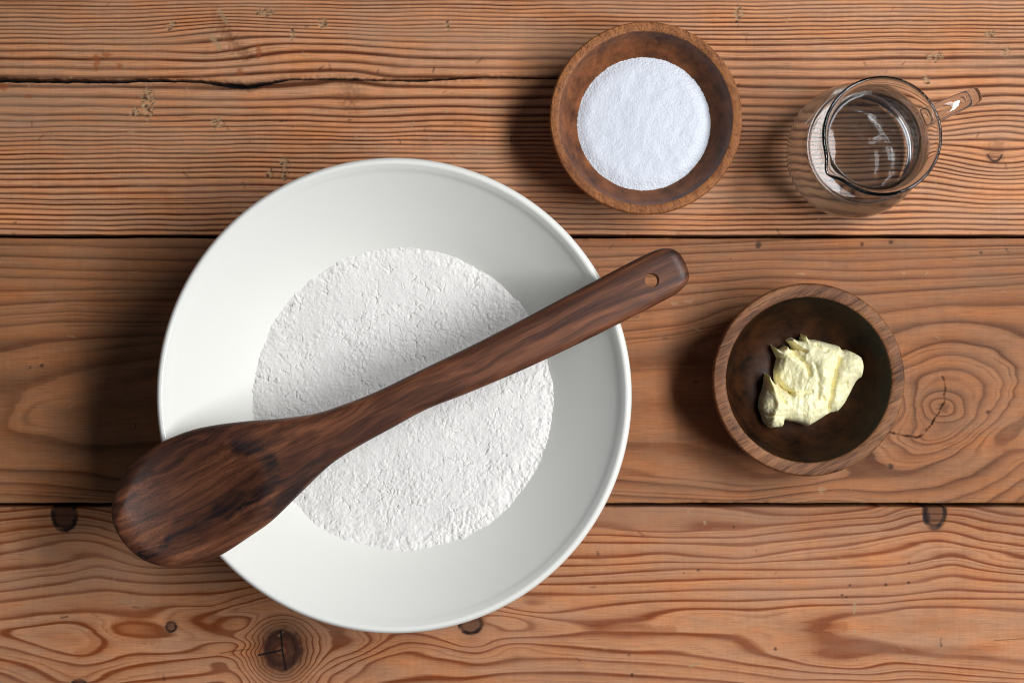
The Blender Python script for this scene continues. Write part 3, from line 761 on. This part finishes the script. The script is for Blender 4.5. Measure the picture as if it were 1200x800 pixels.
h = h + groove([(520, 150), (560, 190), (590, 190)], 0.0010, 0.0020)
# hollow scooped face on the left of the middle, raised right-hand lobe, torn flap at the lower left
d = np.hypot((X - bl([(340, 370)])[0][0]) / 0.0075, (Y - bl([(340, 370)])[0][1]) / 0.0095)
h = h - 0.0060 * np.exp(-d ** 2)
d = np.hypot((X - bl([(740, 330)])[0][0]) / 0.0080, (Y - bl([(740, 330)])[0][1]) / 0.0120)
h = h + 0.0040 * np.exp(-d ** 2) * s
d = np.hypot((X - bl([(560, 300)])[0][0]) / 0.0050, (Y - bl([(560, 300)])[0][1]) / 0.0130)
h = h + 0.0035 * np.exp(-d ** 2) * s
d = seg_dist(wx_, wy_, bl([(180, 370), (215, 480), (240, 560), (200, 690)]))
h = h + 0.0030 * np.exp(-(d / 0.0022) ** 2)
# knife drag marks: streaks running down the lump, fanning towards the top left
ang = math.radians(78)
al = (u * math.cos(ang) + v * math.sin(ang)); ac = (-u * math.sin(ang) + v * math.cos(ang)) + 0.03 * al ** 2 * 0.2
ac = ac + 0.9 * fbm(u / 6, v / 6, 96, 2)
h = h + (0.60 * fbm(ac / 3.2, al / 14, 91, 2, 0.5) * (0.35 + 0.65 * sstep(0.008, 0.0, X)) + 0.6 * fbm(u / 5.5, v / 5.5, 92, 3) - 0.5 * np.abs(vnoise(ac / 1.7, al / 3.5, 97)) * sstep(-0.1, 0.3, vnoise(u / 9, v / 9, 98))) * mm
h = h + 0.00007 * fbm(u / 1.3, v / 1.3, 93, 2)
# torn peaks along the top edge
for p, hh in [((228, 160), 0.006), ((322, 158), 0.005), ((345, 115), 0.006), ((442, 82), 0.006), ((185, 370), 0.005)]:
    q = bl([p])[0]
    h = h + hh * np.exp(-(np.hypot(X - q[0], Y - q[1]) / 0.0021) ** 2)
Rb = np.hypot(X, Y)
lim = inner_z(in2)(Rb)
edge = sstep(-0.00035, 0.0009, sd)
foot = 0.0035 * sstep(0.0, 0.0012, sd)
z = lim - 0.0012 + edge * (np.maximum(h, 0.0018) + foot + 0.0012)
mask = sd > -0.0006
bt = NT('butter')
c = bt.coord()
nz = bt.noise(bt.mapping(c, (150, 150, 150)), 1.0, 3.0)
bt.set(Base_Color=bt.mix(nz, (0.99, 0.89, 0.50), (0.995, 0.935, 0.64)), Roughness=0.42,
       Normal=bt.bump(bt.noise(bt.mapping(c, (400, 260, 400)), 1.0, 3.0), 0.0002, 0.3))
bt.bsdf.inputs['Subsurface Weight'].default_value = 0.30
bt.bsdf.inputs['Subsurface Radius'].default_value = (1.0, 0.75, 0.30)
bt.bsdf.inputs['Subsurface Scale'].default_value = 0.0030
o = heap('butter', X, Y, z, lim, mask, bt.m, (ux, uy, 0.0003))
tag(o, 'torn pale yellow lump of butter in the dark wooden bowl', 'butter')

# ------------------------------------------------------------------ wooden spoon laid across the big bowl
ZC = ZR + 0.0073
U = np.array([0.891, -0.453]); Vv = np.array([0.453, 0.891]); T0 = np.array([131.0, 600.0])
upper = [(131, 598), (132, 588), (135, 576), (142, 561), (153, 546), (168, 532), (190, 517.5), (220, 505), (250, 498), (290, 493), (330, 490), (370, 484), (400, 474.5), (440, 459), (500, 430), (560, 401), (620, 370), (680, 338), (740, 306.5), (757, 298), (770, 292.5), (782, 290.5), (793, 294), (801, 303), (806, 315), (808, 322)]
lower = [(131, 598), (132, 606), (136, 618), (145, 634), (158, 648), (174, 658), (192, 663), (215, 663), (240, 657), (262, 648.5), (292, 629), (320, 609), (356, 574), (388, 544), (420, 523), (460, 501), (500, 479.5), (552, 459), (620, 430), (688, 398), (740, 372), (775, 354), (793, 344), (803, 335), (807, 328), (808, 322)]
def tv(p):
    q = np.array(p, float) - T0
    return (q @ U, q @ Vv)
upc = np.array([tv(p) for p in catmull(upper, 6)]); loc_ = np.array([tv(p) for p in catmull(lower, 6)])
def mono(a):
    a = a[np.argsort(a[:, 0])]
    return a
i_u = upc[:, 0].argmin(); i_l = loc_[:, 0].argmin()
tmin = min(upc[:, 0].min(), loc_[:, 0].min()) + 0.02; tmax = max(upc[:, 0].max(), loc_[:, 0].max()) - 0.02
upm = mono(upc); lom = mono(loc_)
tt = (1 - np.cos(np.linspace(0, np.pi, 40))) / 2
ts = np.concatenate([tmin + 60 * (1 - np.cos(np.linspace(0, np.pi / 2, 26))), np.arange(tmin + 63, tmax - 42, 3.0), (tmax - 40) + 40 * np.sin(np.linspace(0, np.pi / 2, 24))])
# envelope: the outline turns back at the rounded tip, so take extremes of the whole closed curve
poly = np.concatenate([upc, loc_[::-1]])
def extremes(t):
    vs_ = []
    for a, b in zip(poly[:-1], poly[1:]):
        if (a[0] - t) * (b[0] - t) <= 0 and abs(b[0] - a[0]) > 1e-9:
            k = (t - a[0]) / (b[0] - a[0]); vs_.append(a[1] + k * (b[1] - a[1]))
    return (min(vs_), max(vs_)) if vs_ else (None, None)
ks = S * (D - ZC) / D
NV = 36
sec = []
for t in ts:
    lo, hi = extremes(t)
    if lo is None: continue
    c_ = (lo + hi) / 2; hw = max((hi - lo) / 2, 0.4)
    head = 1 - float(sstep(150, 265, t))
    n_ = 3.2 - 0.7 * head
    endf = math.sqrt(max(0.0, 1 - max(0.0, 1 - (tmax - t) / 14.0) ** 2)) * math.sqrt(max(0.0, 1 - max(0.0, 1 - (t - tmin) / 26.0) ** 2))
    endf = max(endf, 0.04)
    ht = (0.0060 + 0.0012 * head) * (0.25 + 0.75 * endf); hb = 0.0062 * endf
    row = []
    for k in range(NV + 1):
        q = math.cos(math.pi * k / NV)            # 1 .. -1 over the top
        zt = ht * max(0.0, 1 - abs(q) ** n_) ** (1 / n_)
        v_ = c_ + q * hw
        # scooped hollow of the head
        e = math.hypot((t - 92) / 92.0, (v_ - (c_ + 0.0)) / (hw * 0.90 + 2))
        if e < 1: zt -= 0.0090 * head * (1 - e * e) ** 1.15
        row.append((t, v_, zt))
    for k in range(1, NV):
        q = -math.cos(math.pi * k / NV)
        zt = -hb * max(0.0, 1 - abs(q) ** n_) ** (1 / n_)
        row.append((t, c_ + q * hw, zt))
    sec.append(row)
sec = np.array(sec)                                # (nt, np, 3)
tipx, tipy = W(461.5, 463.5, ZC)
def spoon_pt(a):
    pxp = T0[0] + a[..., 0] * U[0] + a[..., 1] * Vv[0]; pyp = T0[1] + a[..., 0] * U[1] + a[..., 1] * Vv[1]
    return np.stack([(pxp - 600) * ks, (400 - pyp) * ks, a[..., 2]], -1)
P3 = spoon_pt(sec)
ang_sp = math.atan2(-U[1], U[0])                   # direction of the handle seen from above
origin = np.array([*W(*(T0 + U * 360 + Vv * 6), ZC), 0.0])
def to_local(p):
    q = p - origin
    ca, sa = math.cos(-ang_sp), math.sin(-ang_sp)
    return np.stack([q[..., 0] * ca - q[..., 1] * sa, q[..., 0] * sa + q[..., 1] * ca, q[..., 2]], -1)
P3 = to_local(P3)
def tube_mesh(name, P, cap0=True, cap1=True):
    nt, npnt = P.shape[:2]
    verts = P.reshape(-1, 3).tolist(); faces = []
    for i in range(nt - 1):
        for k in range(npnt):
            k2 = (k + 1) % npnt
            faces.append((i * npnt + k, i * npnt + k2, (i + 1) * npnt + k2, (i + 1) * npnt + k))
    if cap0: faces.append(tuple(range(npnt))[::-1])
    if cap1: faces.append(tuple((nt - 1) * npnt + k for k in range(npnt)))
    m = bpy.data.meshes.new(name); m.from_pydata(verts, [], faces)
    bm = bmesh.new(); bm.from_mesh(m); bmesh.ops.recalc_face_normals(bm, faces=bm.faces); bm.to_mesh(m); bm.free()
    return m
split = int(np.argmin(np.abs(sec[:, 0, 0] - 268)))
spoon = empty('wooden_spoon', (origin[0], origin[1], ZC))
spoon.rotation_euler = (0, 0, ang_sp)
tag(spoon, 'dark walnut spoon with a wide handle lying across the cream bowl', 'spoon')

def walnut():
    M = NT('walnut')
    co = M.coord()
    # both parts share the spoon's axes: x runs along the handle
    dn = M.node('ShaderNodeTexNoise'); M.put(dn.inputs['Vector'], M.mapping(co, (14, 40, 40), (0.6, 0.2, 0))); dn.inputs['Scale'].default_value = 1.0; dn.inputs['Detail'].default_value = 2.0
    warp = M.node('ShaderNodeVectorMath', operation='SCALE'); M.put(warp.inputs[0], dn.outputs['Color']); warp.inputs['Scale'].default_value = 0.020
    wc = M.node('ShaderNodeVectorMath', operation='ADD'); M.put(wc.inputs[0], co); M.put(wc.inputs[1], warp.outputs[0])
    a = M.noise(M.mapping(wc.outputs[0], (6, 230, 230)), 1.0, 4.0, 0.55)
    tone = M.noise(M.mapping(wc.outputs[0], (8, 38, 38), (5.3, 0.2, 0)), 1.0, 3.0, 0.5)
    vein = M.noise(M.mapping(wc.outputs[0], (6, 80, 90), (2.1, 0.45, 0.2)), 1.0, 3.0, 0.55)
    f = M.noise(M.mapping(co, (45, 1700, 1700)), 1.0, 3.0, 0.65)
    mixv = M.math('ADD', M.math('MULTIPLY', a, 0.55), M.math('MULTIPLY', tone, 0.45))
    col = M.ramp(mixv, [(0.36, (0.036, 0.0125, 0.0075)), (0.48, (0.108, 0.036, 0.0165)), (0.60, (0.225, 0.080, 0.036))])
    vm = M.ramp(vein, [(0.54, 0.0), (0.64, 0.80)])
    col = M.mix(vm, col, (0.0135, 0.0075, 0.0085))
    vfac = M.math('MULTIPLY', M.attr('vein'), M.ramp(M.noise(M.mapping(wc.outputs[0], (16, 330, 330), (0.4, 1.7, 0)), 1.0, 4.0, 0.6), [(0.36, 0.25), (0.56, 1.0)]))
    col = M.mix(vfac, col, (0.0105, 0.0062, 0.0075))
    pore = M.ramp(f, [(0.30, 0.60), (0.50, 1.0), (0.70, 1.18)])
    col = M.mix(1.0, col, pore, 'MULTIPLY')
    M.set(Base_Color=col, Roughness=M.math('MULTIPLY_ADD', f, 0.2, 0.36), Normal=M.bump(f, 0.00018, 0.7))
    M.bsdf.inputs['Specular IOR Level'].default_value = 0.38
    return M.m
wal = walnut()
head_o = link('spoon_head', tube_mesh('spoon_head', P3[:split + 1], True, False), wal, spoon)
hx = T0[0] + sec[:split + 1, :, 0] * U[0] + sec[:split + 1, :, 1] * Vv[0]; hy = T0[1] + sec[:split + 1, :, 0] * U[1] + sec[:split + 1, :, 1] * Vv[1]
wv_ = 4.0 * fbm(hx / 22, hy / 22, 201, 3)
d1 = seg_dist(hx + wv_, hy + wv_, [(150, 656), (188, 641), (230, 614), (268, 598), (300, 586), (318, 566), (326, 548), (318, 534), (300, 526), (282, 522)])
wd = np.interp(hx, [150, 200, 240, 285, 310, 330], [6, 4, 5, 12, 11, 7])
d2 = seg_dist(hx + wv_, hy - wv_, [(205, 612), (245, 588), (285, 574)])
d3 = seg_dist(hx + wv_, hy + wv_, [(275, 512), (312, 518), (345, 512)])
vein_a = np.maximum(0.92 * (1 - sstep(wd * 0.35, wd * 1.5, d1)), 0.7 * (1 - sstep(1.0, 7.0, d2)))
vein_a = np.maximum(vein_a, 0.6 * (1 - sstep(1.0, 9.0, d3)))
at = head_o.data.attributes.new('vein', 'FLOAT', 'POINT')
at.data.foreach_set('value', vein_a.astype(np.float32).ravel())
hm = tube_mesh('handle', P3[split:], True, True)
hand_o = link('handle', hm, wal, spoon)
# hanging hole, cut through the handle
hc = to_local(np.array([[*W(764, 328.5, ZC + 0.005), 0.0]]))[0]
cm = bpy.data.meshes.new('hole_cutter'); bm = bmesh.new()
bmesh.ops.create_cone(bm, cap_ends=True, segments=40, radius1=0.0040, radius2=0.0040, depth=0.05); bm.to_mesh(cm); bm.free()
cut = bpy.data.objects.new('hole_cutter', cm); scene.collection.objects.link(cut)
cut.parent = spoon; cut.location = (hc[0], hc[1], 0)
md = hand_o.modifiers.new('hole', 'BOOLEAN'); md.operation = 'DIFFERENCE'; md.object = cut; md.solver = 'EXACT'
bpy.context.view_layer.update()
dg = bpy.context.evaluated_depsgraph_get()
nm = bpy.data.meshes.new_from_object(hand_o.evaluated_get(dg))
hand_o.modifiers.clear(); hand_o.data = nm; nm.name = 'handle'
bpy.data.objects.remove(cut, do_unlink=True)
if not nm.materials: nm.materials.append(wal)
nm.polygons.foreach_set('use_smooth', np.ones(len(nm.polygons), dtype=bool))
nm.set_sharp_from_angle(angle=math.radians(48))
head_o.data.set_sharp_from_angle(angle=math.radians(70))

# ------------------------------------------------------------------ glass jug of water
HJ = 0.0870
jx, jy = W(1034, 159.5, HJ)
RJ = 70.5 * S * (D - HJ) / D
gl = NT('clear_glass').set(Base_Color=(0.965, 0.985, 0.985), Roughness=0.0, IOR=1.5)
gl.bsdf.inputs['Transmission Weight'].default_value = 1.0
gl.set(Normal=gl.bump(gl.noise(gl.mapping(gl.coord(), (55, 55, 30)), 1.0, 2.0), 0.0006, 0.25))
gh = NT('handle_glass').set(Base_Color=(0.99, 1.0, 1.0), Roughness=0.0, IOR=1.5)
gh.bsdf.inputs['Transmission Weight'].default_value = 1.0
gh.set(Normal=gh.bump(gh.noise(gh.mapping(gh.coord(), (50, 50, 30)), 1.0, 1.0), 0.0008, 0.4))
wt = NT('water').set(Base_Color=(1.0, 1.0, 1.0), Roughness=0.0, IOR=1.333)
wt.bsdf.inputs['Transmission Weight'].default_value = 1.0
spout = math.radians(214)
def jug_def(p, r, z, a):
    k = max(0.0, min(1.0, (z - 0.070) / (HJ - 0.070)))
    da = (a - spout + math.pi) % (2 * math.pi) - math.pi
    s_ = math.exp(-(da / 0.17) ** 2) * k * k
    f = 1 + 0.13 * s_
    dx = math.cos(spout) * 0.0; 
    return (p[0] * f, p[1] * f, z - 0.0008 * s_)
outer = [(0.0, 0.0), (0.030, 0.0), (0.0335, 0.0008), (0.0365, 0.0035), (0.0395, 0.012), (0.0412, 0.024), (0.0405, 0.036), (0.0370, 0.048), (0.0318, 0.058), (0.0288, 0.066), (0.0290, 0.073), (0.0312, 0.0805), (RJ - 0.0004, 0.0850), (RJ, 0.0862), (RJ - 0.0005, HJ - 0.0001), (RJ - 0.0012, HJ)]
inner = [(RJ - 0.0021, HJ - 0.0006), (RJ - 0.0024, 0.0852), (0.0294, 0.0802), (0.0272, 0.073), (0.0269, 0.066), (0.0294, 0.0575), (0.0346, 0.0475), (0.0380, 0.036), (0.0387, 0.024), (0.0371, 0.013), (0.0335, 0.0078), (0.027, 0.0060), (0.0, 0.0055)]
prof = [outer[0]] + catmull(outer[1:] + inner[:-1], 4) + [inner[-1]]
jug = empty('glass_jug', (jx, jy, 0.0003))
tag(jug, 'small clear glass jug with handle and pouring lip, holding water', 'jug')
link('glass_body', lathe('glass_body', prof, 160, jug_def), gl.m, jug)
# handle: a flattened glass loop from neck to belly
ha = math.radians(24)
path = catmull([(0.0285, 0.0790), (0.036, 0.0815), (0.047, 0.0822), (0.0575, 0.0795), (0.0640, 0.0715), (0.0650, 0.060), (0.0600, 0.0475), (0.0510, 0.0370), (0.0405, 0.0310)], 7)
Pn = []
for i, (r_, z_) in enumerate(path):
    a0 = np.array(path[max(i - 1, 0)]); a1 = np.array(path[min(i + 1, len(path) - 1)])
    tdir = (a1 - a0) / np.linalg.norm(a1 - a0); nrm = np.array([-tdir[1], tdir[0]])
    w_ = 0.0054 - 0.0008 * math.sin(math.pi * i / (len(path) - 1)); th = 0.0030
    ring = []
    for k in range(20):
        b_ = 2 * math.pi * k / 20
        lat = w_ * math.copysign(abs(math.cos(b_)) ** 0.75, math.cos(b_)); nn = th * math.copysign(abs(math.sin(b_)) ** 0.75, math.sin(b_))
        rr = r_ + nrm[0] * nn; zz = z_ + nrm[1] * nn
        ring.append((rr * math.cos(ha) - lat * math.sin(ha), rr * math.sin(ha) + lat * math.cos(ha), zz))
    Pn.append(ring)
link('handle', tube_mesh('jug_handle', np.array(Pn)), gh.m, jug)
# water: fills the belly, pressed 0.15 mm into the glass so that no air film shows
ZW = 0.0500
ic = catmull(inner, 6)
wp = [(0.0, ZW), (0.020, ZW)]
rim_r = np.interp(ZW, [p[1] for p in ic][::-1], [p[0] for p in ic][::-1])
wp += [(rim_r - 0.0015, ZW), (rim_r - 0.0005, ZW + 0.0003), (rim_r + 0.00015, ZW + 0.0010)]
wp += [(r_ + 0.00015, z_ - 0.0001) for r_, z_ in ic if z_ < ZW - 0.0004 and r_ > 1e-6] + [(0.0, 0.0054)]
wo = link('water', lathe('water', wp, 128), wt.m); wo.location = (jx, jy, 0.0003)
tag(wo, 'clear still water filling the belly of the glass jug', 'water')
